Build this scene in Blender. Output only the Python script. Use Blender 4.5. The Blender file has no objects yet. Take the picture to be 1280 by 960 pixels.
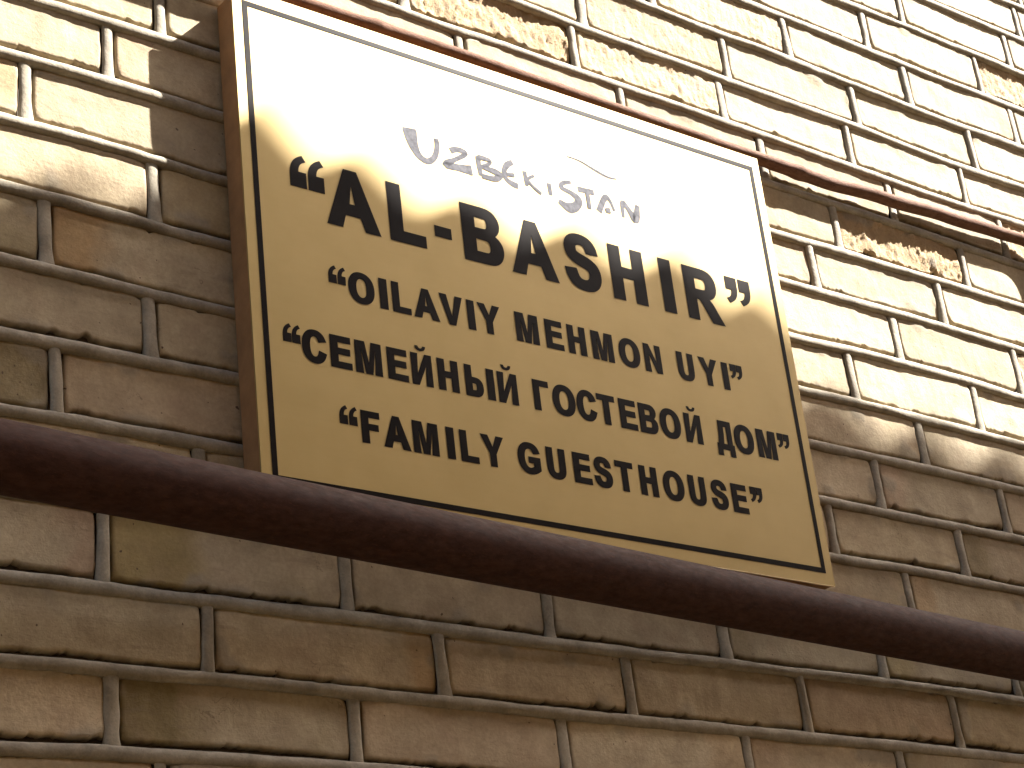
import bpy, bmesh, math, random
from mathutils import Vector, Matrix, noise
from mathutils.geometry import tessellate_polygon
random.seed(7)
scene = bpy.context.scene
COL = scene.collection

# ---------------------------------------------------------------- camera
CAM = Vector((0.0, -1.4835, 0.0))
yaw, pitch, roll = 0.69518888, 0.43878779, -0.12061070
ca, sa, cb, sb = math.cos(yaw), math.sin(yaw), math.cos(pitch), math.sin(pitch)
fwd = Vector((sa*cb, ca*cb, sb)); right = Vector((ca, -sa, 0)); up = right.cross(fwd)
r_ = right*math.cos(roll) + up*math.sin(roll)
u_ = -right*math.sin(roll) + up*math.cos(roll)
cd = bpy.data.cameras.new('camera'); cam = bpy.data.objects.new('camera', cd); COL.objects.link(cam)
M = Matrix((r_, u_, -fwd)).transposed().to_4x4(); M.translation = CAM
cam.matrix_world = M
cd.sensor_width = 36.0; cd.sensor_fit = 'HORIZONTAL'; cd.lens = 2397.557/1280*36.0
cd.clip_start = 0.05; cd.clip_end = 500
scene.camera = cam

# ---------------------------------------------------------------- light and exposure
SUN_DIR = Vector((-2.16, 1.0, -2.43)).normalized()
SUN_EL = math.asin(-SUN_DIR.z)
w = bpy.data.worlds.new("World"); scene.world = w; w.use_nodes = True
nt = w.node_tree; bg = nt.nodes['Background']
sky = nt.nodes.new('ShaderNodeTexSky'); sky.sky_type = 'NISHITA'; sky.sun_disc = False
sky.sun_elevation = SUN_EL; sky.sun_rotation = math.atan2(-SUN_DIR.x, -SUN_DIR.y)
sky.dust_density = 4.0; sky.air_density = 1.0; sky.ozone_density = 0.6
nt.links.new(sky.outputs[0], bg.inputs[0]); bg.inputs[1].default_value = 0.092
sl = bpy.data.lights.new('sun', 'SUN'); sl.energy = 5.0; sl.angle = math.radians(0.53); sl.color = (1.0, 0.955, 0.885)
so = bpy.data.objects.new('sun', sl); COL.objects.link(so)
so.rotation_mode = 'QUATERNION'; so.rotation_quaternion = SUN_DIR.to_track_quat('-Z', 'Y'); so.location = (6, -4, 6)
vs = scene.view_settings
vs.view_transform = 'Standard'; vs.look = 'None'; vs.gamma = 1.0; vs.exposure = 2.65
scene.cycles.max_bounces = 8; scene.cycles.diffuse_bounces = 5

# ---------------------------------------------------------------- helpers
def tag(o, label=None, cat=None, group=None, kind=None):
    if label: o['label'] = label
    if cat: o['category'] = cat
    if group: o['group'] = group
    if kind: o['kind'] = kind
    return o
def empty(name, loc):
    o = bpy.data.objects.new(name, None); COL.objects.link(o); o.location = loc; o.empty_display_size = 0.1
    return o
def link(name, me, mat, parent=None):
    o = bpy.data.objects.new(name, me); COL.objects.link(o)
    if mat and not me.materials: me.materials.append(mat)
    if parent is not None:
        o.parent = parent; o.matrix_parent_inverse = Matrix.Translation(-parent.location)
    return o
def mesh(name, vs_, fs, smooth=True, cols=None):
    me = bpy.data.meshes.new(name); me.from_pydata(vs_, [], fs); me.update()
    if smooth: me.polygons.foreach_set('use_smooth', [True]*len(me.polygons))
    if cols:
        a = me.color_attributes.new('tone', 'FLOAT_COLOR', 'POINT')
        a.data.foreach_set('color', [c for q in cols for c in q])
    return me
def n3(x, y, z): return noise.noise(Vector((x, y, z)))
def lerp_table(tab, x):
    if x <= tab[0][0]: return tab[0][1]
    for (a, b), (c, d) in zip(tab, tab[1:]):
        if x <= c:
            t = (x-a)/(c-a); t = t*t*(3-2*t)
            return b+(d-b)*t
    return tab[-1][1]

# ---------------------------------------------------------------- materials
def mat(name):
    m = bpy.data.materials.new(name); m.use_nodes = True
    t = m.node_tree; b = t.nodes['Principled BSDF']
    return m, t, b
def N(t, typ, **kw):
    n = t.nodes.new(typ)
    for k, v in kw.items():
        if k in n.inputs: n.inputs[k].default_value = v
        else: setattr(n, k, v)
    return n
def noise_tex(t, vec, scale, detail=4, rough=0.6, dist=0.0):
    n = t.nodes.new('ShaderNodeTexNoise'); n.inputs['Scale'].default_value = scale
    n.inputs['Detail'].default_value = detail; n.inputs['Roughness'].default_value = rough
    n.inputs['Distortion'].default_value = dist
    t.links.new(vec, n.inputs['Vector']); return n.outputs['Fac']
def ramp(t, fac, p0, p1, c0=(0, 0, 0, 1), c1=(1, 1, 1, 1)):
    r = t.nodes.new('ShaderNodeValToRGB'); r.color_ramp.elements[0].position = p0; r.color_ramp.elements[1].position = p1
    r.color_ramp.elements[0].color = c0; r.color_ramp.elements[1].color = c1
    t.links.new(fac, r.inputs[0]); return r.outputs[0]
def mixc(t, fac, a, b, mode='MIX'):
    m = t.nodes.new('ShaderNodeMix'); m.data_type = 'RGBA'; m.blend_type = mode
    for s, v in ((m.inputs[0], fac), (m.inputs[6], a), (m.inputs[7], b)):
        if isinstance(v, (int, float)): s.default_value = v
        elif isinstance(v, tuple): s.default_value = (*v, 1.0) if len(v) == 3 else v
        else: t.links.new(v, s)
    return m.outputs[2]
def math_(t, op, a, b):
    m = t.nodes.new('ShaderNodeMath'); m.operation = op
    for s, v in ((m.inputs[0], a), (m.inputs[1], b)):
        if isinstance(v, (int, float)): s.default_value = v
        else: t.links.new(v, s)
    return m.outputs[0]
def bump(t, h, dist, strength=1.0, nrm=None):
    b = t.nodes.new('ShaderNodeBump'); b.inputs['Distance'].default_value = dist; b.inputs['Strength'].default_value = strength
    t.links.new(h, b.inputs['Height'])
    if nrm is not None: t.links.new(nrm, b.inputs['Normal'])
    return b.outputs[0]

def brick_material():
    m, t, b = mat('pale_fired_brick')
    pos = t.nodes.new('ShaderNodeNewGeometry').outputs['Position']
    at = t.nodes.new('ShaderNodeAttribute'); at.attribute_name = 'tone'
    col = at.outputs['Color']; rough = at.outputs['Alpha']
    v1 = ramp(t, noise_tex(t, pos, 26, 5, .62), .3, .75, (.74, .70, .66, 1), (1.12, 1.10, 1.06, 1))
    c = mixc(t, 1.0, col, v1, 'MULTIPLY')
    # rosy and buff clouds in the clay
    c = mixc(t, math_(t, 'MULTIPLY', ramp(t, noise_tex(t, pos, 15, 3, .5, .6), .54, .74), .20), c, (.42, .28, .19))
    c = mixc(t, math_(t, 'MULTIPLY', ramp(t, noise_tex(t, pos, 9, 4, .6, .8), .55, .72), .22), c, (.30, .25, .13))
    # fine grit
    g = noise_tex(t, pos, 230, 6, .75)
    c = mixc(t, 1.0, c, ramp(t, g, .32, .68, (.86, .85, .84, 1), (1.10, 1.10, 1.10, 1)), 'MULTIPLY')
    c = mixc(t, math_(t, 'MULTIPLY', ramp(t, noise_tex(t, pos, 95, 6, .75, .3), .64, .72), .25), c, (.19, .14, .09))
    ln = math_(t, 'LESS_THAN', math_(t, 'ABSOLUTE', math_(t, 'SUBTRACT', noise_tex(t, pos, 38, 3, .6, .6), .5), 0.0), .006)
    lm = math_(t, 'MULTIPLY', ln, ramp(t, noise_tex(t, pos, 17, 2, .5), .62, .66))
    c = mixc(t, math_(t, 'MULTIPLY', lm, .45), c, (.12, .08, .05))
    # scratches: stretched noise
    mp = t.nodes.new('ShaderNodeMapping'); mp.inputs['Scale'].default_value = (14, 60, 75); t.links.new(pos, mp.inputs['Vector'])
    s = noise_tex(t, mp.outputs[0], 1.0, 6, .7, .4)
    c = mixc(t, math_(t, 'MULTIPLY', ramp(t, s, .58, .68), .35), c, (.20, .15, .10))
    # pits
    vo = t.nodes.new('ShaderNodeTexVoronoi'); vo.inputs['Scale'].default_value = 62; vo.inputs['Randomness'].default_value = 1
    wp = t.nodes.new('ShaderNodeVectorMath'); wp.operation = 'ADD'
    nn = t.nodes.new('ShaderNodeTexNoise'); nn.inputs['Scale'].default_value = 130; t.links.new(pos, nn.inputs['Vector'])
    sc = t.nodes.new('ShaderNodeVectorMath'); sc.operation = 'SCALE'; sc.inputs['Scale'].default_value = .006
    t.links.new(nn.outputs['Color'], sc.inputs[0]); flat = t.nodes.new('ShaderNodeMapping'); flat.inputs['Scale'].default_value = (1, 0, 1); t.links.new(pos, flat.inputs['Vector']); t.links.new(flat.outputs[0], wp.inputs[0]); t.links.new(sc.outputs[0], wp.inputs[1])
    t.links.new(wp.outputs[0], vo.inputs['Vector'])
    rnd = t.nodes.new('ShaderNodeSeparateColor'); t.links.new(vo.outputs['Color'], rnd.inputs[0])
    few = ramp(t, rnd.outputs[0], .60, .62)
    size = math_(t, 'ADD', math_(t, 'MULTIPLY', math_(t, 'POWER', rnd.outputs[1], 2.5), .13), .055)
    pit = math_(t, 'MULTIPLY', math_(t, 'LESS_THAN', vo.outputs['Distance'], size), few)
    c = mixc(t, math_(t, 'MULTIPLY', pit, .92), c, (.10, .065, .04))
    t.links.new(c, b.inputs['Base Color'])
    b.inputs['Roughness'].default_value = .85; b.inputs['Specular IOR Level'].default_value = .3
    n1 = bump(t, noise_tex(t, pos, 240, 5, .65), .0008, .6)
    n2 = bump(t, s, .0012, .35, n1)
    n3_ = bump(t, pit, .0016, -1.0, n2)
    # torn faces of the split bricks
    tn = noise_tex(t, pos, 120, 8, .75, .5)
    bn = t.nodes.new('ShaderNodeBump'); bn.inputs['Distance'].default_value = .004
    t.links.new(tn, bn.inputs['Height']); t.links.new(rough, bn.inputs['Strength']); t.links.new(n3_, bn.inputs['Normal'])
    t.links.new(bn.outputs[0], b.inputs['Normal'])
    return m
def mortar_material(name, base, dark, amt=.35):
    m, t, b = mat(name)
    pos = t.nodes.new('ShaderNodeNewGeometry').outputs['Position']
    c = mixc(t, ramp(t, noise_tex(t, pos, 30, 5, .65, .3), .38, .68), dark, base)
    c = mixc(t, 1.0, c, ramp(t, noise_tex(t, pos, 350, 4, .7), .3, .7, (.82, .82, .82, 1), (1.1, 1.1, 1.1, 1)), 'MULTIPLY')
    mp = t.nodes.new('ShaderNodeMapping'); mp.inputs['Scale'].default_value = (55, 20, 20); t.links.new(pos, mp.inputs['Vector'])
    cr = noise_tex(t, mp.outputs[0], 1.0, 3, .5)
    c = mixc(t, math_(t, 'MULTIPLY', ramp(t, cr, .62, .72), .25), c, (.12, .10, .08))
    t.links.new(c, b.inputs['Base Color']); b.inputs['Roughness'].default_value = .8
    b.inputs['Specular IOR Level'].default_value = .35
    n1 = bump(t, noise_tex(t, pos, 300, 5, .7), .0007, amt)
    n2 = bump(t, noise_tex(t, pos, 75, 4, .6), .0016, .45, n1)
    t.links.new(n2, b.inputs['Normal'])
    return m
def paint_material(name, c0, c1, rough, rust=None, bumpd=.0006, sc=60, spec=.5):
    m, t, b = mat(name); b.inputs['Specular IOR Level'].default_value = spec
    pos = t.nodes.new('ShaderNodeNewGeometry').outputs['Position']
    mp = t.nodes.new('ShaderNodeMapping'); mp.inputs['Scale'].default_value = (.45, 1, 1); t.links.new(pos, mp.inputs['Vector'])
    p = mp.outputs[0]
    c = mixc(t, ramp(t, noise_tex(t, p, sc, 5, .65), .35, .68), c0, c1)
    if rust: c = mixc(t, math_(t, 'MULTIPLY', ramp(t, noise_tex(t, p, sc*2.3, 6, .7), .56, .66), .6), c, rust)
    t.links.new(c, b.inputs['Base Color'])
    rr = ramp(t, noise_tex(t, p, sc*1.5, 4, .6), .3, .7, (rough-.1,)*3+(1,), (rough+.12,)*3+(1,))
    t.links.new(rr, b.inputs['Roughness'])
    t.links.new(bump(t, noise_tex(t, p, sc*2.5, 5, .7), bumpd, .6), b.inputs['Normal'])
    return m
def gold_material():
    m, t, b = mat('satin_gold_sheet')
    pos = t.nodes.new('ShaderNodeNewGeometry').outputs['Position']
    c = mixc(t, ramp(t, noise_tex(t, pos, 14, 4, .6), .3, .75), (.325, .230, .074), (.36, .257, .090))
    mp = t.nodes.new('ShaderNodeMapping'); mp.inputs['Scale'].default_value = (8, 8, 220); t.links.new(pos, mp.inputs['Vector'])
    br = noise_tex(t, mp.outputs[0], 1.0, 3, .6)
    c = mixc(t, 1.0, c, ramp(t, br, .3, .7, (.988, .988, .988, 1), (1.01, 1.01, 1.01, 1)), 'MULTIPLY')
    # hairline smears
    c = mixc(t, math_(t, 'MULTIPLY', ramp(t, noise_tex(t, pos, 55, 6, .7, 1.5), .66, .74), .15), c, (.30, .21, .10))
    t.links.new(c, b.inputs['Base Color'])
    b.inputs['Metallic'].default_value = .5
    rr = ramp(t, noise_tex(t, pos, 40, 5, .6), .3, .7, (.40, .40, .40, 1), (.47, .47, .47, 1)); t.links.new(rr, b.inputs['Roughness'])
    t.links.new(bump(t, noise_tex(t, pos, 900, 2, .6), .0001, .5), b.inputs['Normal'])
    return m
def plain(name, c, rough=.6, spec=.5, metal=0.0, vary=.12, sc=40, bd=.0003):
    m, t, b = mat(name)
    pos = t.nodes.new('ShaderNodeNewGeometry').outputs['Position']
    lo = tuple(x*(1-vary) for x in c); hi = tuple(min(1, x*(1+vary)) for x in c)
    t.links.new(mixc(t, ramp(t, noise_tex(t, pos, sc, 5, .6), .3, .7), lo, hi), b.inputs['Base Color'])
    b.inputs['Roughness'].default_value = rough; b.inputs['Specular IOR Level'].default_value = spec; b.inputs['Metallic'].default_value = metal
    t.links.new(bump(t, noise_tex(t, pos, sc*6, 4, .6), bd, .5), b.inputs['Normal'])
    return m

M_BRICK = brick_material()
M_BEAD = mortar_material('pointed_mortar', (.36, .315, .235), (.225, .19, .135))
M_BACK = mortar_material('recessed_mortar', (.12, .09, .06), (.05, .037, .025), .9)  # colour darkened to paint in the undercut shade of the joint grooves
M_PIPE = paint_material('dark_brown_pipe_paint', (.036, .014, .009), (.066, .029, .019), .74, (.085, .034, .018), .0004, 130, .16)
M_THIN = paint_material('worn_red_brown_pipe_paint', (.125, .064, .041), (.185, .102, .070), .75, (.05, .022, .014), .0016, 150, .04)
M_GOLD = gold_material()
M_WOOD = plain('brown_painted_frame', (.245, .125, .05), .6, .35, vary=.22, sc=30)
M_INK = plain('black_vinyl', (.011, .008, .007), .31, .04, vary=.25, sc=25, bd=.0001)
M_MARK = plain('grey_marker_ink', (.13, .13, .145), .8, .03, vary=.3, sc=160)
M_EDGE = plain('bright_sheet_edge', (.75, .6, .35), .35, .5, .8)
M_SLATE = plain('grey_corrugated_sheet', (.16, .145, .125), .9, .2, vary=.2, sc=6, bd=.002)
M_TIMBER = plain('weathered_timber', (.22, .15, .09), .8, .3, vary=.25, sc=9, bd=.002)
M_PLASTER = plain('sandy_plaster', (.34, .255, .165), .9, .2, vary=.12, sc=3, bd=.004)
M_GROUND = plain('dusty_paving', (.21, .165, .11), .92, .2, vary=.2, sc=3, bd=.01)
M_CLIP = plain('rusty_iron', (.14, .07, .045), .6, .4, vary=.3, sc=90)

# ---------------------------------------------------------------- the brick wall
H = 0.0775; Z0 = 1.69319; PERIOD = 0.257
BED = {
-2:[(2.391,.3),(2.456,4)], -1:[(2.179,1.2),(2.429,5)],
0:[(1.962,.2),(2.029,1.9),(2.167,4.7),(2.403,7.0)],
1:[(1.734,-3),(1.798,-1.5),(1.964,-.7),(2.142,.1),(2.375,4.6)],
2:[(1.526,-2.4),(1.671,-3.7),(1.781,0),(1.943,-2.0),(2.117,-3.1),(2.348,3.2)],
3:[(1.313,-4.2),(1.477,-5.5),(1.655,-4.2),(1.761,-3.5),(1.923,-1.5),(2.093,-5.0),(2.319,-.8)],
4:[(1.101,-3.0),(1.187,-4.1),(1.302,-2.6),(1.498,-1.4),(1.744,-.4),(1.902,-.6),(2.048,-2.0),(2.294,2.8)],
5:[(1.5,-2),(1.803,-.3),(2.007,1.7),(2.229,1.4)],
6:[(.679,-.2),(.745,.3),(.819,.3),(.876,.1),(1.707,-3.5),(1.902,.6),(2.069,2.4),(2.24,2.4)],
7:[(.637,2.0),(.7,3.0),(.766,3.0),(.835,1.9),(.878,.6),(1.713,.6),(1.881,2.0),(2.046,3.3),(2.213,2.2)],
8:[(.637,1.9),(.699,2.8),(.764,2.3),(.802,.9),(.88,-1.7),(1.71,-3.8),(1.86,.5),(2.021,1.2),(2.184,-3.0)],
9:[(.637,3.4),(.699,3.7),(.762,2.2),(.828,-.6),(.881,-1.2),(1.706,-3.7),(1.838,-1.4),(1.996,-2.1),(2.157,-3.6)],
10:[(.638,1.2),(.718,.8),(.803,-1.6),(.884,-1.8),(1.709,-2.0),(1.855,0),(1.972,.3),(2.131,-1.0)],
11:[(.638,-.3),(.717,.6),(.801,1.3),(.882,2.3),(1.709,-.9),(1.87,-.4),(2.105,1.1)],
12:[(.638,.4),(.716,2.0),(.798,1.9),(.882,2.0),(1.71,1.0),(1.849,3.2),(2.078,1.8)],
13:[(.638,-1),(1.5,0),(2.0,1)],
14:[(.639,-3.6),(.714,-3.3),(.793,-3.8),(.876,-2.4),(1.005,-.8),(1.196,-1.3),(1.36,-1.1),(1.565,.3),(1.804,2.2),(2.023,.4)],
15:[(.639,-2.6),(.732,-1.0),(.889,.6),(1.021,-.3),(1.186,.1),(1.346,-.3),(1.548,1.1),(1.76,1.3),(1.997,.6)],
16:[(.64,-1.2),(.749,2.2),(.884,3.4)]}
HEAD = {-2:[2.422],-1:[2.111,2.371],0:[2.010,2.272],1:[1.564,1.823,2.080,2.334],2:[1.431,1.686,1.945,2.206],
3:[1.143,1.406,1.664,1.913,2.161],4:[1.219,1.475,1.725,1.981,2.229],5:[.815,1.848,2.116],6:[.753,1.783,2.041],
7:[.663,1.926,2.183],8:[.800,1.817,2.068],9:[.683,1.932],10:[.791,1.824,2.075],11:[.693,1.719,1.964],
12:[.839,1.841],13:[.737,.996,1.249,1.503,1.765,2.015],14:[.840,1.103,1.349,1.615,1.879],15:[.742,.994,1.248,1.510,1.763]}
K0, K1 = -13, 24            # joint indices near the picture
X0, X1 = -0.65, 4.2
def bed_z(k, x):
    z = Z0 - k*H
    if k in BED: z += lerp_table(BED[k], x)*.001
    z += n3(x*9, k*3.7, 1.3)*.0007 + n3(x*30, k*5.1, 7.3)*.0004
    return z
def heads_for(k):
    rnd = random.Random(k*31+5)
    xs = sorted(HEAD.get(k, [1.3 + (0.128 if k % 2 else 0) + rnd.uniform(-.012, .012)]))
    full = [xs[0]]
    for b in xs[1:]:
        a = full[-1]; n = max(1, round((b-a)/PERIOD))
        for i in range(1, n): full.append(a+(b-a)*i/n + rnd.uniform(-.004, .004))
        full.append(b)
    while full[0] > X0+.2: full.insert(0, full[0]-PERIOD+rnd.uniform(-.004, .004))
    while full[-1] < X1-.2: full.append(full[-1]+PERIOD+rnd.uniform(-.004, .004))
    return [x for x in full if X0+.03 < x < X1-.03]

wall = tag(empty('brick_wall', (1.3, 0.0, -1.5)),
           'tall pale yellow brick wall with raised rounded grey mortar joints behind the gold sign', 'wall')

CREAM = (.455, .38, .248)
def blend(a, b, f): return tuple(x+(y-x)*f for x, y in zip(a, b))
# stains read from the photograph: (course, x inside brick) -> (side, colour, reach, strength) ; side L/R = which end
OLIVE = (.20, .155, .065); OCHRE = (.42, .25, .09); ROSE = (.43, .28, .19); YOLIVE = (.34, .26, .10)
STAIN = {(9,.60):('A',OLIVE,1,.55),(9,.80):('L',OCHRE,.30,.65),(8,.90):('A',YOLIVE,1,.45),(11,.60):('R',OLIVE,.55,.7),
(11,.80):('A',ROSE,1,.18),(13,.80):('L',YOLIVE,.40,.8),(15,.85):('L',OLIVE,.38,.85),(15,.65):('A',ROSE,1,.25),
(13,2.1):('L',OLIVE,.3,.35),(13,1.90):('L',YOLIVE,.3,.55),(12,1.95):('L',OCHRE,.2,.3),(11,2.05):('L',OLIVE,.25,.6),
(15,1.1):('A',ROSE,1,.3),(14,1.75):('A',ROSE,1,.28),(15,1.85):('L',OLIVE,.2,.5),(15,1.6):('L',ROSE,.3,.3),(13,1.6):('L',OLIVE,.15,.35),
(10,.70):('L',ROSE,.4,.15),(15,1.4):('R',OCHRE,.2,.25),(14,1.2):('A',ROSE,1,.12),(1,1.6):('R',ROSE,.5,.3),(9,1.8):('A',ROSE,1,.12),
(8,.70):('A',OCHRE,1,.12),(3,1.8):('A',ROSE,1,.1)}
ROUGH = {(3,1.25):1.0,(3,1.55):.55,(5,2.0):1.0,(0,2.35):.9,(1,1.7):.35,(4,2.30):.7,(3,1.35):1.0,(7,2.28):.4,(2,1.6):.35}
def make_brick(k, xa, xb, fine):
    """one brick between bed joints k and k+1, from xa to xb (faces of the head joints)"""
    rnd = random.Random(int(k*7919+xa*1000))
    xm = (xa+xb)/2; w_ = xb-xa
    cell = .0022 if fine else .022
    nx = max(8, int(w_/cell)); nz = 15 if fine else 3
    base = blend(CREAM, (.42, .325, .22), rnd.random()*.5); base = blend(base, (.52, .45, .315), rnd.random()*.5)
    f = rnd.uniform(.80, 1.10); base = tuple(c*f for c in base)
    st = None; rg = 0.0
    for (kk, xx), v in STAIN.items():
        if kk == k and xa < xx < xb: st = v
    for (kk, xx), v in ROUGH.items():
        if kk == k and xa < xx < xb: rg = max(rg, v)
    if st is None and fine and rnd.random() < .38:
        st = (rnd.choice('LR'), rnd.choice((OLIVE, OCHRE, ROSE)), rnd.uniform(.1, .3), rnd.uniform(.15, .45))
    dy = rnd.uniform(-.0012, .0012); tx = rnd.uniform(-.006, .006); tz = rnd.uniform(-.012, .012)
    ph = rnd.random()*50
    tilt = rnd.uniform(-.0008, .0008)
    V = []; F = []; C = []
    topgap = .0050
    if fine:
        us = [0, .0010/w_, .0024/w_] + [(.0050+(w_-.0100)*i/(nx-6))/w_ for i in range(nx-5)] + [1-.0024/w_, 1-.0010/w_, 1]
        vs2 = [0, .016, .038] + [.075+.85*i/(nz-6) for i in range(nz-5)] + [.962, .984, 1]
    else: us = [i/nx for i in range(nx+1)]; vs2 = [j/nz for j in range(nz+1)]
    for j in range(nz+1):
        v = vs2[j]
        for i in range(nx+1):
            u = us[i]
            x = xa + u*w_
            zt = bed_z(k, x) - topgap; zb = bed_z(k+1, x) + .0092 + .0034*n3(x*5, k*2.7, 17) + .0012*n3(x*16, k*1.7, 27)
            # uneven, chipped outline
            e = n3(x*55, k*2.1, ph)*.0010 + n3(x*170, k*4.3, ph)*.0009 + n3(x*340, k*4.3, ph)*.0006
            chip_b = max(0, noise.fractal(Vector((x*48, 3.1+k, ph+9)), .55, 2.2, 5)-.22)*.0055*(1+.8*rg)
            chip_t = max(0, noise.fractal(Vector((x*42, 8.1+k, ph+4)), .55, 2.2, 5)-.35)*.004
            zb2 = zb + .0004 + chip_b + e; zt2 = zt + tilt*(u-.5)*2 - chip_t + n3(x*60, 9+k, ph)*.0006
            z = zb2 + v*(zt2-zb2)
            sx = n3(z*70, k*1.7, ph+20)*.0012
            if i == 0: x += .0010 + sx
            elif i == nx: x += -.0010 + sx
            y = dy + tx*(u-.5)*w_ + tz*(v-.5)*.065
            y += n3(x*22, z*30, ph)*.0007 + n3(x*90, z*90, ph)*.00035
            # worn arrises
            dx = min(u, 1-u)*w_; dz = min(v, 1-v)*.065; d = min(dx, dz)
            y += .0015*max(0, 1-d/.0026)**2
            cr = math.hypot(max(0, .012-dx), max(0, .012-dz))
            if cr > .010: y += (cr-.010)*.6
            if rg:
                r1 = noise.fractal(Vector((x*38, z*46, ph)), .8, 2.1, 5)
                r2 = noise.fractal(Vector((x*120, z*150, ph+3)), .7, 2.1, 4)
                y += rg*(.0012 - r1*.0024 - r2*.0022)*min(1, d/.004)
            V.append((x, y, z))
            # colour of this spot of clay
            c = base
            if st:
                side, sc_, reach, s_ = st
                if side == 'A': a = s_*(.75+.5*n3(x*18, z*25, ph))
                else:
                    q = u if side == 'L' else 1-u
                    q += n3(x*25, z*30, ph)*.10
                    a = s_*max(0, min(1, (reach-q)/(reach*.45)))
                c = blend(c, sc_, max(0, min(1, a)))
            if rg: c = blend(c, (.50, .345, .18), rg*.8)
            grime_shade = max(0, 1-d/.0026)*(.22+.5*n3(x*70, z*70, ph+2)) + (.5*max(0, 1-v*.065/.006)*max(0, n3(x*45, k*3, ph+6)+.1))  # edge grime, plus groove shade painted in along the bottom edge
            c = blend(c, (.16, .12, .075), max(0, min(.6, grime_shade)))
            sm = n3(x*24, z*34, ph+40)-.20-d*14
            if sm > 0: c = blend(c, (.33, .29, .215), min(.75, sm*5)); y_ = V[-1]; V[-1] = (y_[0], y_[1]-min(.0008, sm*.004), y_[2])
            C.append((*c, rg))
    W_ = nx+1
    for j in range(nz):
        for i in range(nx):
            a = j*W_+i; F.append((a, a+1, a+W_+1, a+W_))
    ring = [i for i in range(nx+1)] + [j*W_+nx for j in range(1, nz+1)] + [nz*W_+i for i in range(nx-1, -1, -1)] + [j*W_ for j in range(nz-1, 0, -1)]
    b0 = len(V)
    for q in ring:
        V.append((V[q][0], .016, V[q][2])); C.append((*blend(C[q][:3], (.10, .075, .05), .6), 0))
    n = len(ring)
    for q in range(n):
        F.append((ring[q], b0+q, b0+(q+1) % n, ring[(q+1) % n]))
    return V, F, C

def strip(pts, prof, closed=False):
    """sweep: pts list of (x,y,z, side vector, out vector, s) ; prof list of (a,b)"""
    V = []; F = []; n = len(prof)
    for (p, sv, ov, s, q) in pts:
        for a, b in prof: V.append(tuple(p + sv*a*s + ov*b*q))
    for i in range(len(pts)-1):
        for j in range(n-1):
            a = i*n+j; F.append((a, a+1, a+n+1, a+n))
    return V, F
def bead_profile(n=8):
    pr = [(-1, -.9)]
    for i in range(n+1):
        a = math.pi*i/n; pr.append((-math.cos(a), math.sin(a)**.85))
    pr.append((1, -.9)); return pr
PROF = bead_profile()
PROFC = [(-1, -.9), (-1, 0), (-.6, .8), (.6, .8), (1, 0), (1, -.9)]

def bed_bead(k, xa, xb, step, prof):
    pts = []; n = int((xb-xa)/step)
    for i in range(n+1):
        x = xa+(xb-xa)*i/n
        z = bed_z(k, x)
        half = .0066 + n3(x*14, k*2.9, 4.4)*.0011 + n3(x*70, k*1.9, 2.2)*.0005 + n3(x*200, k*1.3, 8.2)*.0003
        out = .0049 + n3(x*8, k*3.3, 9.1)*.0012 + n3(x*55, k*6.1, 5.5)*.0005
        # the odd break in the pointing
        br = n3(x*6.5, k*11.7, 31.0)
        if br > .52: out -= (br-.52)*.02
        pts.append((Vector((x, 0, z-.0009)), Vector((0, 0, 1)), Vector((0, -1, 0)), half, out))
    return strip(pts, prof)
def head_bead(k, xc, prof, rnd, fine=True):
    za = bed_z(k+1, xc)+.0045; zb = bed_z(k, xc)-.0050; n = 9 if fine else 2
    lean = rnd.uniform(-.0014, .0014); ww = rnd.uniform(.0056, .0074); pt = rnd.uniform(.0016, .0036); ph = rnd.random()*30
    pts = []
    for i in range(n+1):
        t_ = i/n; z = za+(zb-za)*t_
        x = xc + lean*(t_-.5)*2 + n3(z*45, ph, 3)*.0006
        s = ww*(1+.16*n3(z*60, ph, 6)) * (1+.25*max(0, .25-t_)/.25*abs(math.sin(ph)))
        q = pt + n3(z*70, ph, 12)*.0008
        pts.append((Vector((x, 0, z)), Vector((1, 0, 0)), Vector((0, -1, 0)), s, q))
    V, F = strip(pts, prof); F = [tuple(reversed(f)) for f in F]
    return V, F

def merge(lists):
    V = []; F = []; C = []
    for it in lists:
        o = len(V); V += it[0]; F += [tuple(i+o for i in f) for f in it[1]]
        if len(it) > 2: C += it[2]
    return V, F, C

# which bricks show in the picture (plus a margin for a side step)
def in_view(x, z):
    p = Vector((x, 0, z)) - CAM; d = p.dot(fwd)
    if d <= 0: return 9
    X = p.dot(r_)/d*2397.557/640; Y = p.dot(u_)/d*2397.557/480
    return max(abs(X), abs(Y))
far_b = []; far_h = []; cand = []
for k in range(K0, K1):
    hs = heads_for(k); edges = [X0] + hs + [X1]
    rnd = random.Random(k*17+3)
    for i in range(len(edges)-1):
        xa = edges[i]+(.0082 if i else 0); xb = edges[i+1]-(.0066 if i < len(edges)-2 else 0)
        zc = Z0-(k+.5)*H
        score = min(in_view(x, zc) for x in (xa, (xa+xb)/2, xb))
        cand.append((score, k, xa, xb, edges[i+1] if i < len(edges)-2 else None))
cand.sort(key=lambda c: c[0])
for idx, (score, k, xa, xb, hx) in enumerate(cand):
    rnd = random.Random(int(k*53+xa*977))
    single = idx < 290
    fine = score < 1.12
    V, F, C = make_brick(k, xa, xb, fine)
    if single: link('brick', mesh('brick', V, F, True, C), M_BRICK, wall)
    else: far_b.append((V, F, C))
    if hx is not None:
        hv, hf = head_bead(k, hx, PROF if fine else PROFC, rnd, fine)
        if single: link('head_joint', mesh('head_joint', hv, hf), M_BEAD, wall)
        else: far_h.append((hv, hf))
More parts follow.
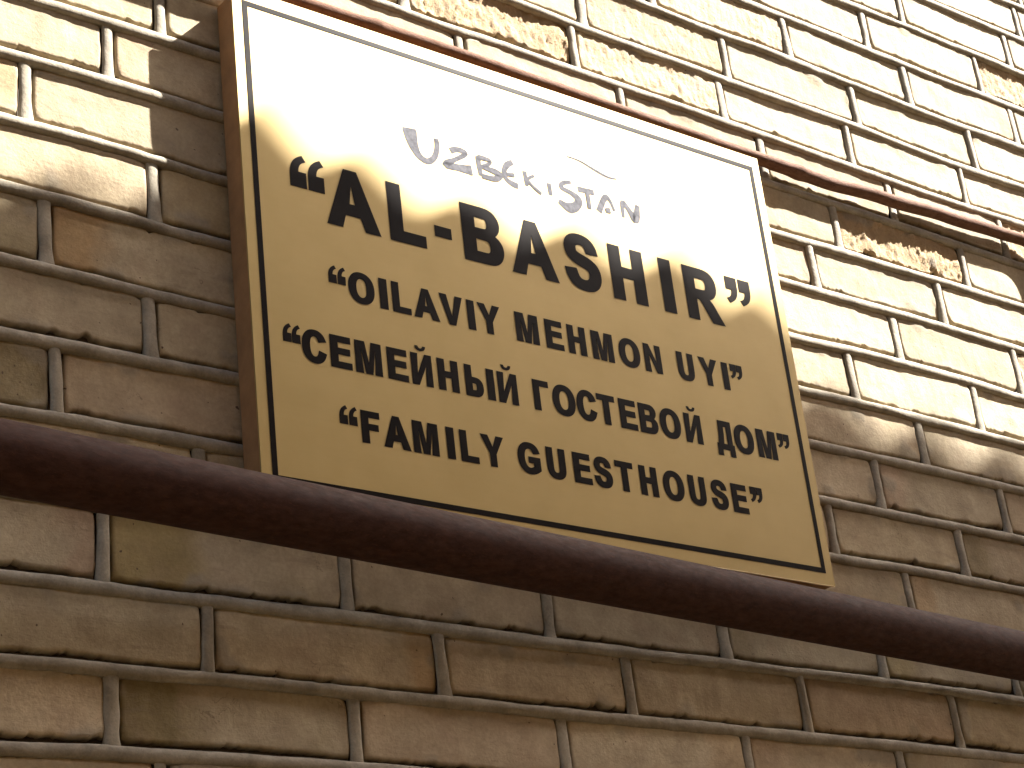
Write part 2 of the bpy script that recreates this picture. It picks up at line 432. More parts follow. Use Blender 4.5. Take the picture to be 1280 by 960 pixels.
for k in range(K0, K1+1):
    zs = Z0-k*H
    near = -.15 < (zs-.35) < 1.9
    if near:
        V, F = bed_bead(k, X0, X1, .0045, PROF)
    else: V, F = bed_bead(k, X0, X1, .03, PROFC)
    link('bed_joint', mesh('bed_joint', V, F), M_BEAD, wall)
# the rest of the wall, far outside the picture: same bond, simple bricks, one object
def simple_brick(xa, xb, za, zb):
    V = [(xa, .016, za), (xb, .016, za), (xb, .016, zb), (xa, .016, zb), (xa+.002, 0, za+.002), (xb-.002, 0, za+.002), (xb-.002, 0, zb-.002), (xa+.002, 0, zb-.002)]
    F = [(4, 5, 6, 7), (0, 1, 5, 4), (1, 2, 6, 5), (2, 3, 7, 6), (3, 0, 4, 7)]
    g = random.uniform(.85, 1.08); c = tuple(v*g for v in CREAM)
    return V, F, [(*c, 0)]*8
WX0, WX1, WZ0, WZ1 = -4.0, 8.5, -1.5, 4.3
k = int((Z0-WZ1)/H)
while Z0-(k+1)*H > WZ0:
    zt, zb = Z0-k*H-.0055, Z0-(k+1)*H+.0065
    x = WX0 + (.13 if k % 2 else 0)
    while x < WX1-.1:
        inside = K0 <= k < K1
        a, b = x+.006, x+PERIOD-.006
        if inside:
            if a < X0 < b: b = X0-.006
            if a < X1 < b: a = X1+.006
        if not (inside and a >= X0 and b <= X1) and b-a > .02: far_b.append(simple_brick(a, b, zb, zt))
        x += PERIOD
    k += 1
V, F, C = merge(far_b)
o = link('brick_field', mesh('brick_field', V, F, False, C), M_BRICK, wall); tag(o, kind='stuff')
V, F, C = merge(far_h)
o = link('head_joint_field', mesh('head_joint_field', V, F), M_BEAD, wall); tag(o, kind='stuff')
def box_mesh(name, a, b, bevel=0.0, seg=1):
    bm = bmesh.new(); bmesh.ops.create_cube(bm, size=1)
    for v in bm.verts: v.co = Vector([(a[i]+b[i])/2 + v.co[i]*(b[i]-a[i]) for i in range(3)])
    if bevel: bmesh.ops.bevel(bm, geom=bm.edges[:], offset=bevel, segments=seg, affect='EDGES')
    me = bpy.data.meshes.new(name); bm.to_mesh(me); bm.free(); return me
link('mortar_core', box_mesh('mortar_core', (WX0, .0075, WZ0), (WX1, .30, WZ1)), M_BACK, wall)

# ---------------------------------------------------------------- the sign
def quad(u, v):
    a, b = u/.8, v/.6
    s = (1-a)*(1-b)*.0014 + a*(1-b)*.7983 + (1-a)*b*-.0014 + a*b*.805
    z = (1-a)*(1-b)*.7055 + a*(1-b)*.7155 + (1-a)*b*1.299 + a*b*1.3195
    return s, z
T = Vector((.8, .016, 0)).normalized(); NRM = Vector((T.y, -T.x, 0))   # along the board, and out of it
ORG = Vector((.883, -.038, 0))
def sp(u, v, d=0.0):
    s, z = quad(u, v); p = ORG + T*s + NRM*d; return Vector((p.x, p.y, z))
sign = tag(empty('guesthouse_sign', sp(.4, 0)), 'gold rectangular guesthouse sign with black lettering and thin black border fixed on the brick wall', 'sign')
def grid_slab(name, u0, u1, v0, v1, d0, d1, m, parent):
    nu, nv = 16, 12; V = []; F = []
    for d in (d0, d1):
        for j in range(nv+1):
            for i in range(nu+1):
                uu = u0+(u1-u0)*i/nu; vv = v0+(v1-v0)*j/nv
                V.append(tuple(sp(uu, vv, d)))
    W_ = nu+1; o2 = W_*(nv+1)
    for j in range(nv):
        for i in range(nu):
            a = j*W_+i; F.append((a, a+1, a+W_+1, a+W_)); F.append((a+o2, a+o2+W_, a+o2+W_+1, a+o2+1))
    ring = [i for i in range(nu+1)] + [j*W_+nu for j in range(1, nv+1)] + [nv*W_+i for i in range(nu-1, -1, -1)] + [j*W_ for j in range(nv-1, 0, -1)]
    n = len(ring)
    for q in range(n): F.append((ring[(q+1) % n], ring[q], ring[q]+o2, ring[(q+1) % n]+o2))
    return link(name, mesh(name, V, F, False), m, parent)
grid_slab('face_panel', 0, .8, 0, .6, 0.0, -.0022, M_GOLD, sign)
# brown return frame behind the sheet: four rails down to the wall
def rail(pts_uv, parent):
    V = []; n = len(pts_uv)
    for (u, v) in pts_uv:
        p = sp(u, v, -.0024); V.append(tuple(p))
    for (u, v) in pts_uv:
        p = sp(u, v, 0); V.append((p.x, -.0052, p.z))
    F = [tuple(range(n)), tuple(range(2*n-1, n-1, -1))] + [((i+1) % n, i, n+i, n+(i+1) % n) for i in range(n)]
    return link('frame_rail', mesh('frame_rail', V, F, False), M_WOOD, parent)
rail([(.0008, .0012), (.020, .0012), (.020, .590), (.0008, .590)], sign)
rail([(.780, .0012), (.7992, .0012), (.7992, .590), (.780, .590)], sign)
rail([(.0202, .0012), (.7798, .0012), (.7798, .020), (.0202, .020)], sign)
rail([(.0202, .572), (.7798, .572), (.7798, .590), (.0202, .590)], sign)
grid_slab('lower_lip', .0005, .7995, -.0009, -.0002, .0, -.0026, M_EDGE, sign)

def flat_shape(loops, d, thick, name, m, parent, mapf):
    """loops: outer outline then holes, in sign units; built as a thin raised film"""
    polys = [[Vector((x, y, 0)) for x, y in lp] for lp in loops]
    tris = tessellate_polygon(polys)
    flat = [p for lp in polys for p in lp]
    V = [tuple(mapf(p.x, p.y, d+thick)) for p in flat]; n = len(V)
    F = []
    for t3 in tris:
        a, b, c = [flat[i] for i in t3]
        cr = (b-a).cross(c-a).z
        if abs(cr) < 1e-16: continue
        F.append(tuple(t3) if cr > 0 else tuple(reversed(t3)))
    V += [tuple(mapf(p.x, p.y, d)) for p in flat]
    o_ = 0
    for lp in polys:
        ln = len(lp)
        for i in range(ln):
            F.append((o_+i, o_+(i+1) % ln, n+o_+(i+1) % ln, n+o_+i))
        o_ += ln
    return link(name, mesh(name, V, F, False), m, parent)
def ident(u, v, d): return sp(u, v, d)
# border line: ring, subdivided so it follows the sheet
def ring_pts(u0, u1, v0, v1, n=12):
    P = [(u0+(u1-u0)*i/n, v0) for i in range(n)] + [(u1, v0+(v1-v0)*i/n) for i in range(n)]
    P += [(u1-(u1-u0)*i/n, v1) for i in range(n)] + [(u0, v1-(v1-v0)*i/n) for i in range(n)]
    return P
def border():
    o = ring_pts(.0122, .7872, .0145, .5838); i_ = ring_pts(.0186, .7808, .0209, .5774)
    V = [tuple(sp(u, v, .0004)) for u, v in o+i_]; n = len(o)
    F = [(k, (k+1) % n, n+(k+1) % n, n+k) for k in range(n)]
    V += [tuple(sp(u, v, .0)) for u, v in o+i_]
    F += [((k+1) % n, k, 2*n+k, 2*n+(k+1) % n) for k in range(n)] + [(n+k, n+(k+1) % n, 3*n+(k+1) % n, 3*n+k) for k in range(n)]
    return link('border_line', mesh('border_line', V, F, False), M_INK, sign)
border()

# ---- bold grotesque letter shapes, 2048 units to the em
def P(s):
    tok = s.replace(',', ' ').split(); out = []; cur = None; i = 0; cmd = None
    while i < len(tok):
        if tok[i] in 'MLQZ': cmd = tok[i]; i += 1; continue
        if cmd in ('M', 'L'):
            cur = (float(tok[i]), float(tok[i+1])); i += 2; out.append(cur)
        elif cmd == 'Q':
            c = (float(tok[i]), float(tok[i+1])); e = (float(tok[i+2]), float(tok[i+3])); i += 4
            for q in range(1, 6):
                t_ = q/5; out.append(((1-t_)**2*cur[0]+2*t_*(1-t_)*c[0]+t_*t_*e[0], (1-t_)**2*cur[1]+2*t_*(1-t_)*c[1]+t_*t_*e[1]))
            cur = e
    res = []
    for p in out:
        if not res or math.hypot(p[0]-res[-1][0], p[1]-res[-1][1]) > 2: res.append(p)
    if math.hypot(res[0][0]-res[-1][0], res[0][1]-res[-1][1]) < 2: res.pop()
    return res
G = {}
G['A'] = [P('M 1471 0 L 1149 0 1021 333 435 333 314 0 0 0 571 1466 884 1466'), P('M 926 580 L 724 1124 526 580')]
G['B'] = [P('M 150 1466 L 736 1466 Q 910 1466 995 1451 Q 1081 1437 1148 1391 Q 1216 1345 1261 1268 Q 1306 1192 1306 1097 Q 1306 994 1250 908 Q 1195 822 1100 779 Q 1234 740 1306 646 Q 1378 552 1378 425 Q 1378 325 1331 230 Q 1285 136 1204 79 Q 1124 23 1006 10 Q 932 2 649 0 L 150 0'),
 P('M 446 1222 L 446 883 640 883 Q 813 883 855 888 Q 931 897 974 940 Q 1018 984 1018 1055 Q 1018 1123 980 1165 Q 943 1208 869 1217 Q 825 1222 616 1222'),
 P('M 446 639 L 446 247 720 247 Q 880 247 923 256 Q 989 268 1030 314 Q 1072 361 1072 439 Q 1072 505 1040 551 Q 1008 597 947 618 Q 887 639 685 639')]
G['C'] = [P('M 1087 539 L 1374 448 Q 1308 208 1154 91 Q 1001 -25 765 -25 Q 473 -25 285 174 Q 97 374 97 720 Q 97 1086 286 1288 Q 475 1491 783 1491 Q 1052 1491 1220 1332 Q 1320 1238 1370 1062 L 1077 992 Q 1051 1106 968 1172 Q 886 1238 768 1238 Q 605 1238 503 1121 Q 402 1004 402 742 Q 402 464 502 346 Q 602 228 762 228 Q 880 228 965 303 Q 1050 378 1087 539')]
G['E'] = [P('M 149 0 L 149 1466 1236 1466 1236 1218 445 1218 445 893 1181 893 1181 646 445 646 445 247 1264 247 1264 0')]
G['F'] = [P('M 151 0 L 151 1466 1156 1466 1156 1218 447 1218 447 871 1059 871 1059 623 447 623 447 0')]
G['G'] = [P('M 831 539 L 831 786 1469 786 1469 202 Q 1376 112 1199 43 Q 1023 -25 842 -25 Q 612 -25 441 71 Q 270 168 184 347 Q 98 527 98 738 Q 98 967 194 1145 Q 290 1323 475 1418 Q 616 1491 826 1491 Q 1099 1491 1252 1376 Q 1406 1262 1450 1060 L 1156 1005 Q 1125 1113 1039 1175 Q 954 1238 826 1238 Q 632 1238 517 1115 Q 403 992 403 750 Q 403 489 519 358 Q 635 228 823 228 Q 916 228 1009 264 Q 1103 301 1170 353 L 1170 539')]
G['H'] = [P('M 150 0 L 150 1466 446 1466 446 889 1026 889 1026 1466 1322 1466 1322 0 1026 0 1026 641 446 641 446 0')]
G['I'] = [P('M 140 0 L 140 1466 436 1466 436 0')]
G['L'] = [P('M 157 0 L 157 1466 453 1466 453 247 1189 247 1189 0')]
G['M'] = [P('M 145 0 L 145 1466 588 1466 854 466 1117 1466 1561 1466 1561 0 1286 0 1286 1154 995 0 710 0 420 1154 420 0')]
G['N'] = [P('M 152 0 L 152 1466 440 1466 1040 487 1040 1466 1315 1466 1315 0 1018 0 427 956 427 0')]
G['O'] = [P('M 89 724 Q 89 948 156 1100 Q 206 1212 292 1301 Q 379 1390 482 1433 Q 619 1491 798 1491 Q 1122 1491 1316 1290 Q 1511 1089 1511 731 Q 1511 376 1318 175 Q 1125 -25 802 -25 Q 475 -25 282 174 Q 89 374 89 724'),
 P('M 394 734 Q 394 485 509 356 Q 624 228 801 228 Q 978 228 1091 355 Q 1205 483 1205 738 Q 1205 990 1094 1114 Q 984 1238 801 1238 Q 618 1238 506 1112 Q 394 987 394 734')]
G['R'] = [P('M 150 0 L 150 1466 773 1466 Q 1008 1466 1114 1426 Q 1221 1387 1285 1286 Q 1349 1185 1349 1055 Q 1349 890 1252 782 Q 1155 675 962 647 Q 1058 591 1120 524 Q 1183 457 1289 286 L 1468 0 1114 0 900 319 Q 786 490 744 534 Q 702 579 655 595 Q 608 612 506 612 L 446 612 446 0'),
 P('M 446 846 L 665 846 Q 878 846 931 864 Q 984 882 1014 926 Q 1044 970 1044 1036 Q 1044 1110 1004 1155 Q 965 1201 893 1213 Q 857 1218 677 1218 L 446 1218')]
G['S'] = [P('M 74 477 L 362 505 Q 388 360 467 292 Q 547 224 682 224 Q 825 224 897 284 Q 970 345 970 426 Q 970 478 939 514 Q 909 551 833 578 Q 781 596 596 642 Q 358 701 262 787 Q 127 908 127 1082 Q 127 1194 190 1291 Q 254 1389 373 1440 Q 493 1491 662 1491 Q 938 1491 1077 1370 Q 1217 1249 1224 1047 L 928 1034 Q 909 1147 846 1196 Q 784 1246 659 1246 Q 530 1246 457 1193 Q 410 1159 410 1102 Q 410 1050 454 1013 Q 510 966 726 915 Q 942 864 1045 809 Q 1149 755 1207 660 Q 1266 566 1266 427 Q 1266 301 1196 191 Q 1126 81 998 27 Q 870 -26 679 -26 Q 401 -26 252 102 Q 103 231 74 477')]
G['T'] = [P('M 479 0 L 479 1218 44 1218 44 1466 1209 1466 1209 1218 775 1218 775 0')]
G['U'] = [P('M 147 1466 L 443 1466 443 672 Q 443 483 454 427 Q 473 337 544 282 Q 616 228 740 228 Q 866 228 930 279 Q 994 331 1007 406 Q 1020 481 1020 655 L 1020 1466 1316 1466 1316 696 Q 1316 432 1292 323 Q 1268 214 1203 139 Q 1139 64 1031 19 Q 923 -25 749 -25 Q 539 -25 430 23 Q 322 72 259 149 Q 196 227 176 312 Q 147 438 147 684')]
G['V'] = [P('M 523 0 L 0 1466 320 1466 691 381 1050 1466 1364 1466 839 0')]
G['Y'] = [P('M 533 0 L 533 617 0 1466 343 1466 688 886 1026 1466 1367 1466 828 615 828 0')]
G['-'] = [P('M 115 390 L 115 671 610 671 610 390')]
G['Г'] = [P('M 150 0 L 150 1466 1120 1466 1120 1218 446 1218 446 0')]
G['Д'] = [[(x*.86, y) for x, y in lp] for lp in (P('M 290 1466 L 1300 1466 1300 247 1440 247 1440 -330 1165 -330 1165 0 275 0 275 -330 0 -330 0 247 120 247 Q 285 560 290 1466'), P('M 560 1218 L 1004 1218 1004 247 425 247 Q 560 620 560 1218'))]
G['Ы'] = [P('M 150 1466 L 446 1466 446 892 720 892 Q 960 892 1078 785 Q 1195 665 1195 450 Q 1195 240 1075 120 Q 955 0 720 0 L 150 0'), P('M 446 645 L 446 247 650 247 Q 790 247 840 285 Q 893 330 893 446 Q 893 560 840 605 Q 785 645 650 645')]
G['|'] = [P('M 140 0 L 140 1466 436 1466 436 0')]
G['И'] = [[(1467-x, y) for x, y in reversed(G['N'][0])]]
G['˘'] = [P('M 430 1830 Q 460 1590 735 1590 Q 1010 1590 1040 1830 L 880 1830 Q 850 1715 735 1715 Q 620 1715 590 1830')]
qs = P('M 0 0 L 280 0 280 270 150 270 Q 152 350 190 400 Q 220 440 285 465 L 225 562 Q 110 515 55 430 Q 0 345 0 190')
G['“'] = [[(x+90, y+928) for x, y in qs]]
G['”'] = [[(370-x, 1466-y+(0)) for x, y in qs]]
def left_of(ch): return min(x for lp in G[ch][:1] for x, y in lp)
def embolden(lps, w):
    """push the outlines outward (and the counters inward) by w units, then fit the old box again"""
    res = []
    for li, lp in enumerate(lps):
        a = sum(p[0]*q[1]-q[0]*p[1] for p, q in zip(lp, lp[1:]+lp[:1]))
        sg = (1 if a > 0 else -1)*(1 if li == 0 else -1); n = len(lp); o = []
        for i in range(n):
            p0, p1, p2 = lp[i-1], lp[i], lp[(i+1) % n]
            d1 = (p1[0]-p0[0], p1[1]-p0[1]); d2 = (p2[0]-p1[0], p2[1]-p1[1])
            l1, l2 = math.hypot(*d1), math.hypot(*d2)
            n1 = (d1[1]/l1*sg, -d1[0]/l1*sg); n2 = (d2[1]/l2*sg, -d2[0]/l2*sg)
            m = (n1[0]+n2[0], n1[1]+n2[1]); q = 1+n1[0]*n2[0]+n1[1]*n2[1]
            f = w/max(q, .55)
            o.append((p1[0]+m[0]*f, p1[1]+m[1]*f*.4))
        res.append(o)
    X = [p[0] for p in lps[0]]; Y = [p[1] for p in lps[0]]; X2 = [p[0] for p in res[0]]; Y2 = [p[1] for p in res[0]]
    fx = (max(X)-min(X))/(max(X2)-min(X2)) if max(X)-min(X) > 400 else .92; fy = (max(Y)-min(Y))/(max(Y2)-min(Y2))
    fit = lambda L: [[(min(X)+(x-min(X2))*fx, min(Y)+(y-min(Y2))*fy) for x, y in lp] for lp in L]
    return fit(lps), fit(res)
def put(ch, u, base, em, hs):
    k = em/2048; big = em > .08; rim = None
    if ch in '“”':
        qw, qh = ((.0205, .0405) if big else (.0101, .0212)); top = base + 1466*k + .0015
        if ch == '”': qh *= .93; top -= .001
        lp = G[ch][0]; x0 = min(p[0] for p in lp); y1 = max(p[1] for p in lp)
        sx = qw/(max(p[0] for p in lp)-x0); sy = qh/(y1-min(p[1] for p in lp))
        loops = [[(u+(x-x0)*sx, top+(y-y1)*sy) for x, y in lp]]
    else:
        src, off = embolden(G[ch], (84 if big else 98) if ch != '˘' else 10)
        l = min(x for x, y in off[0])
        loops = [[(u+(x-l)*k*hs, base+y*k) for x, y in lp] for lp in src]
        rim = [[(u+(x-l)*k*hs, base+y*k) for x, y in lp] for lp in off]
    outs = loops[0]
    a = sum(p[0]*q[1]-q[0]*p[1] for p, q in zip(outs, outs[1:]+outs[:1]))
    if a < 0: outs = outs[::-1]
    hl = []
    for lp in loops[1:]:
        a = sum(p[0]*q[1]-q[0]*p[1] for p, q in zip(lp, lp[1:]+lp[:1]))
        hl.append(lp[::-1] if a > 0 else lp)
    # long straight film edges follow the board closely enough
    o = flat_shape([outs]+hl, 0.0, .0004, 'letter', M_INK, sign, ident)
    if rim:
        V = [tuple(v.co) for v in o.data.vertices]; F = [tuple(p.vertices) for p in o.data.polygons]
        for a, b in zip(loops, rim):
            n = len(a); o_ = len(V); ar = sum(p[0]*q[1]-q[0]*p[1] for p, q in zip(a, a[1:]+a[:1]))
            out = (ar > 0) == (a is loops[0])
            V += [tuple(sp(x, y, .00035)) for x, y in a] + [tuple(sp(x, y, .00035)) for x, y in b]
            for i in range(n):
                f = (o_+i, o_+n+i, o_+n+(i+1) % n, o_+(i+1) % n)
                F.append(f if out else f[::-1])
        me = mesh('letter', V, F, False); me.materials.append(M_INK); o.data = me
LINES = [
 (.1041, .3243, .925, [('“',.0576),('“',.0800),('A',.1000),('L',.1812),('-',.2425),('B',.2815),('A',.3489),('S',.4290),('H',.5014),('I',.5830),('R',.6228),('”',.6962),('”',.7195)]),
 (.0517, .2352, .925, [('“',.0960),('“',.1073),('O',.1200),('I',.1593),('L',.1755),('A',.2030),('V',.2383),('I',.2756),('Y',.2901),('M',.3428),('E',.3857),('H',.4186),('M',.4547),('O',.4961),('N',.5360),('U',.5892),('Y',.6249),('I',.6640),('”',.6788),('”',.6896)]),
 (.0526, .1529, .915, [('“',.0350),('“',.0456),('C',.0567),('E',.0907),('M',.1212),('E',.1613),('И',.1920),('H',.2263),('Ы',.2625),('|',.2920),('И',.3072),('Г',.3566),('O',.3839),('C',.4190),('T',.4498),('E',.4831),('B',.5131),('O',.5453),('И',.5853),('Д',.6356),('O',.6661),('M',.7050),('”',.7424),('”',.7532)]),
 (.0513, .0733, .925, [('“',.0957),('“',.1072),('F',.1214),('A',.1480),('M',.1853),('I',.2286),('L',.2463),('Y',.2740),('G',.3234),('U',.3638),('E',.4017),('S',.4309),('T',.4638),('H',.4999),('O',.5356),('U',.5760),('S',.6111),('E',.6455),('”',.6776),('”',.6882)])]
for em, base, hs, ls in LINES:
    for ch, u in ls:
        put(ch, u, base, em, hs)
        if ch == 'И':
            k_ = em/2048*hs
            put('˘', u+(430-152)*k_, base, em, hs)
# ---- handwriting in grey marker
HAND = {'U':[[(.2218,.4798,.0086),(.2234,.4675,.0077),(.2258,.4569,.0059),(.2319,.4459,.0041),(.2431,.4415,.0036),(.2538,.4501,.0034),(.259,.465,.0032),(.2588,.4764,.0027)]],
'Z':[[(.2776,.4654,.0036),(.2881,.4701,.0032),(.2999,.4678,.0029),(.2849,.4561,.0027),(.2686,.4446,.0041),(.2866,.4451,.0041),(.3065,.4466,.0059)]],
'B':[[(.3169,.4691,.0032),(.3177,.4557,.0032),(.3188,.4431,.0029)],[(.3168,.4685,.0027),(.3337,.468,.0025),(.3321,.4624,.0023),(.323,.4564,.0023),(.3397,.4546,.0036),(.3467,.4508,.0045),(.3384,.4442,.0032),(.3198,.4434,.0027)]],
'E':[[(.3688,.4755,.0032),(.3597,.4689,.0036),(.3546,.4587,.0032),(.3565,.4491,.0029),(.365,.4447,.0036),(.3733,.4435,.0036)],[(.358,.4559,.002),(.3696,.4576,.0025)]],
'K':[[(.3856,.4678,.0027),(.3865,.4564,.0027),(.3869,.4477,.0023)],[(.3999,.4653,.0018),(.3895,.4572,.0018),(.3975,.4486,.002),(.4082,.4424,.002)]],
'I':[[(.4216,.4609,.0029),(.4224,.4444,.0027)]],
'S':[[(.4577,.4721,.002),(.4444,.4674,.0027),(.4413,.46,.0029),(.4559,.4562,.0032),(.4655,.4499,.005),(.4613,.4399,.0054),(.4485,.4342,.0059),(.4337,.4397,.0027)]],
'T':[[(.4672,.4652,.0032),(.4929,.4666,.0032)],[(.4816,.4654,.0027),(.482,.4533,.0029),(.4821,.4412,.0027)]],
'A':[[(.4969,.4414,.0041),(.5102,.4646,.0036),(.5178,.4612,.0023),(.5226,.4486,.0018)],[(.5078,.446,.0027),(.5161,.447,.0036)]],
'N':[[(.5364,.4432,.002),(.5384,.4651,.0032),(.549,.4542,.0036),(.5565,.4453,.0054),(.5635,.467,.0032)]],
'~':[[(.4566,.5084,.0007),(.4765,.5074,.0011),(.4992,.5009,.0016),(.5189,.4962,.0014),(.5346,.4971,.0007)]]}
def catmull(pts, n=5):
    o = []; q = [pts[0]]+pts+[pts[-1]]
    for i in range(1, len(q)-2):
        for s in range(n):
            t_ = s/n
            o.append(tuple(.5*((2*q[i][c])+(-q[i-1][c]+q[i+1][c])*t_+(2*q[i-1][c]-5*q[i][c]+4*q[i+1][c]-q[i+2][c])*t_*t_+(-q[i-1][c]+3*q[i][c]-3*q[i+1][c]+q[i+2][c])*t_**3) for c in range(3)))
    o.append(pts[-1]); return o
for ch, strokes in HAND.items():
    V = []; F = []
    for si, st in enumerate(strokes):
        c = catmull(st); o0 = len(V)
        for i, (x, y, w_) in enumerate(c):
            a = c[max(0, i-1)]; b = c[min(len(c)-1, i+1)]
            dx, dy = b[0]-a[0], b[1]-a[1]; l = math.hypot(dx, dy) or 1
            nx, ny = -dy/l, dx/l; w_ = w_*1.15*(1+.12*n3(x*400, y*400, 3))
            V.append(tuple(sp(x+nx*w_, y+ny*w_, .0003+si*.00015))); V.append(tuple(sp(x-nx*w_, y-ny*w_, .0003+si*.00015)))
        for i in range(len(c)-1):
            a = o0+i*2; F.append((a, a+1, a+3, a+2))
    link('marker_squiggle' if ch == '~' else 'handwritten_letter', mesh('handwritten_letter', V, F, False), M_MARK, sign)

# ---------------------------------------------------------------- pipes
def tube(path, rad, seg=32, jitter=0.0, ph=0):
    V = []; F = []
    for i, p in enumerate(path):
        a = path[max(0, i-1)]; b = path[min(len(path)-1, i+1)]
        d = (b-a).normalized(); ref = Vector((0, -1, 0)) if abs(d.y) < .9 else Vector((0, 0, 1))
        s = d.cross(ref).normalized(); o = s.cross(d).normalized()
        for j in range(seg):
            t_ = 2*math.pi*j/seg
            r = rad(i, p) if callable(rad) else rad
            r *= 1 + jitter*n3(p.x*14+math.cos(t_)*.8, math.sin(t_)*.8+p.z*14, ph)
            V.append(tuple(p + s*math.cos(t_)*r + o*math.sin(t_)*r))
    n = seg
    for i in range(len(path)-1):
        for j in range(n):
            a = i*n+j; b = i*n+(j+1) % n; F.append((a, b, b+n, a+n))
    F.append(tuple(range(n-1, -1, -1))); F.append(tuple(range(len(V)-n, len(V))))
    return V, F
# thick gas pipe running in front of the wall and the sign's lower edge
y_at = lambda x: -.135 + (x-.6)*(.070/1.34)
z_at = lambda x: .6505 - (x-.6)*(.0085/1.34)
path = [Vector((x, y_at(x), z_at(x))) for x in [-1.2+i*.04 for i in range(101)]]
gp = tag(empty('thick_pipe', (.6, -.13, .65)), 'thick dark brown painted pipe crossing the wall in front of the sign bottom edge', 'pipe')
V, F = tube(path, .0306, 48, .001, 2); link('pipe_run', mesh('pipe_run', V, F), M_PIPE, gp)
for xb in (-.7, 2.62):      # brackets that carry it, outside the picture
    p = Vector((xb, y_at(xb), z_at(xb)))
    link('bracket', box_mesh('bracket', (xb-.012, p.y-.004, p.z-.045), (xb+.012, .0, p.z-.034), .002), M_CLIP, gp)
    ringp = [Vector((xb, p.y, p.z)) + Vector((0, math.cos(a)*.033, math.sin(a)*.033)) for a in [math.pi*i/12 for i in range(25)]]
    V, F = tube(ringp, .004, 8); link('clamp', mesh('clamp', V, F), M_CLIP, gp)
# thin pipe just above the sign, turning down to the right of the picture
thin = [(-.9, 1.330), (.3, 1.327), (.88, 1.3255), (1.2, 1.329), (1.5, 1.3275), (1.70, 1.3275), (1.82, 1.3265), (1.95, 1.3335), (2.08, 1.3385), (2.2, 1.3425), (2.262, 1.3445)]
pts = []
xs = [-.9+i*.008 for i in range(int((2.262+.9)/.008)+1)]
for x in xs: pts.append(Vector((x, -.0147-.0006*n3(x*4, 2, 2), lerp_table(thin, x)+n3(x*11, 1, 1)*.0006)))
cx, cz, R = pts[-1].x, pts[-1].z, .042
for i in range(1, 13):
    a = math.pi/2*i/12; pts.append(Vector((cx+R*math.sin(a), -.0147, cz-R*(1-math.cos(a)))))
e = pts[-1]
for i in range(1, 40): pts.append(Vector((e.x+n3(0, i*.3, 4)*.001, -.0147, e.z-i*.05)))
def rthin(i, p):
    r = .0088
    for c in (1.086, 1.775, 2.30):
        r += .0019*math.exp(-((p.x-c)/.011)**2)
    if p.x > 1.72: r += .0006
    return r
tp = tag(empty('thin_pipe', (.9, -.0147, 1.3255)), 'thin rusty red brown pipe running along the wall just above the sign top edge', 'pipe')
V, F = tube(pts, rthin, 20, .07, 8); link('pipe_run', mesh('pipe_run', V, F), M_THIN, tp)
link('pipe_hook', box_mesh('pipe_hook', (2.50, -.02, 1.2), (2.51, .0, 1.21), .001), M_CLIP, tp)

# ---------------------------------------------------------------- the lane behind the camera
gm = mesh('ground', [(-40, -40, -1.5), (40, -40, -1.5), (40, 40, -1.5), (-40, 40, -1.5)], [(0, 1, 2, 3)], False)
tag(link('ground', gm, M_GROUND), kind='structure')
hw = tag(empty('house_wall', (2, -2.9, -1.5)), 'plain sandy plastered house wall on the other side of the lane carrying the canopy', 'wall')
link('wall_body', box_mesh('wall_body', (-6, -3.2, -1.5), (12, -2.9, 2.9), .01), M_PLASTER, hw)
link('coping', box_mesh('coping', (-6.05, -3.24, 2.902), (12.05, -2.86, 2.96), .01), M_PLASTER, hw)

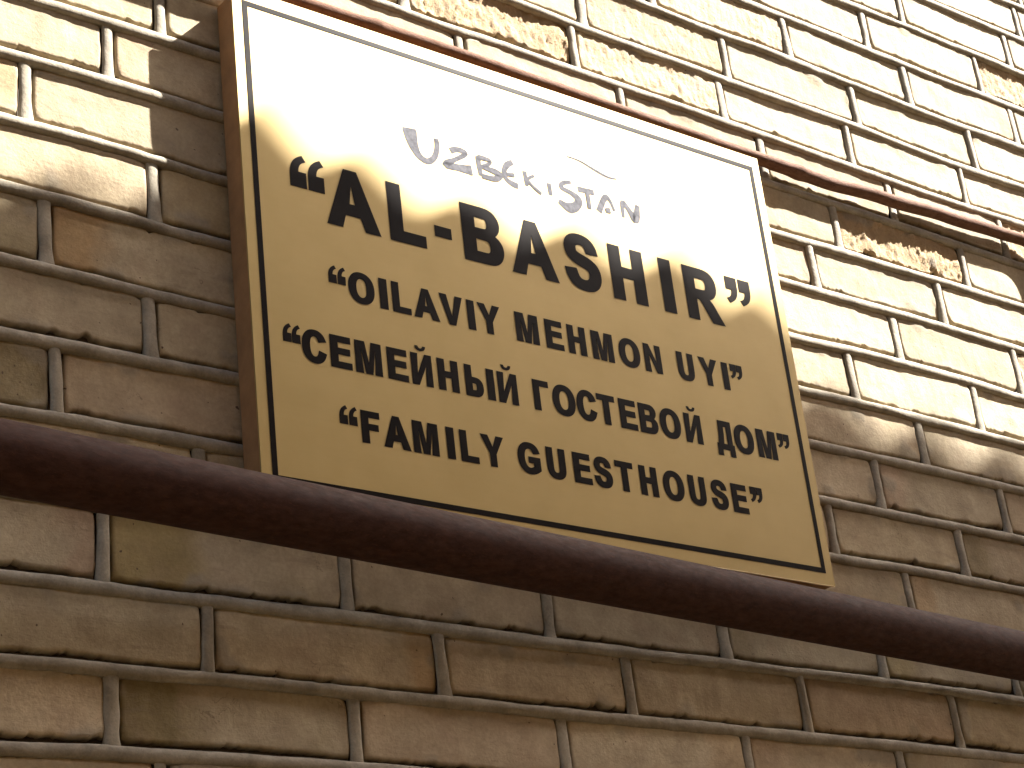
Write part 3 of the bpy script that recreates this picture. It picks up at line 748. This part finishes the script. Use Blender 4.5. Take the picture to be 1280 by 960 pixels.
# corrugated canopy: its wavy free edge throws the scalloped shade onto the sign and the wall
L_EDGE = .95
can = tag(empty('corrugated_canopy', (3, -2.9, 2.6)), 'grey corrugated lean-to roof over the lane opposite the sign', 'canopy')
peaks = [(-6+.16*i,1.02) for i in range(30)] + [(-1.2,1.03),(-.9,1.03),(-.6,1.02),(-.3,1.02),(0,1.02),(.15,1.02),(.28,1.02),(.42,1.02),(.56,1.02),(.70,1.03),(.834,1.066),(.969,1.050),(1.116,1.042),(1.277,1.055),(1.455,1.068),(1.601,1.048),(1.786,1.012),(1.95,1.0),(2.122,1.0),(2.28,.99),(2.43,.98),(2.58,.98),(2.74,.98),(2.9,.98),(3.05,.98),(3.2,.98),(3.35,.98)] + [(3.5+.16*i,.98) for i in range(40)]
def edge_profile(xw):
    for (a, za), (b, zb) in zip(peaks, peaks[1:]):
        if a <= xw <= b:
            t_ = (xw-a)/(b-a)
            return za+(zb-za)*t_ - .018*(1-math.cos(2*math.pi*t_))
    return peaks[0][1] if xw < peaks[0][0] else peaks[-1][1]
SLOPE = .10
def sheet(xa, xb, lift):
    n = int((xb-xa)/.01); V = []; F = []
    ys = [-L_EDGE, -1.4, -2.0, -2.86]
    for s in (0, .006):
        for y in ys:
            for i in range(n+1):
                xw = xa+(xb-xa)*i/n
                z = edge_profile(xw) + 2.43*L_EDGE + SLOPE*(-y-L_EDGE) - s - lift
                V.append((xw+2.16*L_EDGE, y, z))
    W_ = n+1; o2 = W_*len(ys)
    for j in range(len(ys)-1):
        for i in range(n):
            a = j*W_+i; F.append((a, a+W_, a+W_+1, a+1)); F.append((a+o2, a+o2+1, a+o2+W_+1, a+o2+W_))
    ring = [i for i in range(W_)] + [j*W_+n for j in range(1, len(ys))] + [(len(ys)-1)*W_+i for i in range(n-1, -1, -1)] + [j*W_ for j in range(len(ys)-2, 0, -1)]
    m_ = len(ring)
    for q in range(m_): F.append((ring[q], ring[(q+1) % m_], ring[(q+1) % m_]+o2, ring[q]+o2))
    link('corrugated_sheet', mesh('corrugated_sheet', V, F, True), M_SLATE, can)
sheet(-5.9, -3.3, .0085); sheet(-3.32, -1.2, 0); sheet(-1.22, .42, .0085); sheet(.40, 1.69, .0); sheet(1.67, 3.5, 0.0085); sheet(3.48, 6.2, 0); sheet(6.18, 8.9, .0085)
for y in (-1.35, -2.0, -2.75):
    zb = .94 + 2.43*L_EDGE + SLOPE*(-y-L_EDGE) - .01
    link('purlin', box_mesh('purlin', (-3.7, y-.03, zb-.07), (10.7, y+.03, zb-.002), .003), M_TIMBER, can)
for x in (-3.5, -1.5, .5, 2.5, 4.5, 6.5, 8.5, 10.5):
    link('rafter', box_mesh('rafter', (x-.03, -2.89, 2.42), (x+.03, -1.1, 2.52), .003), M_TIMBER, can)
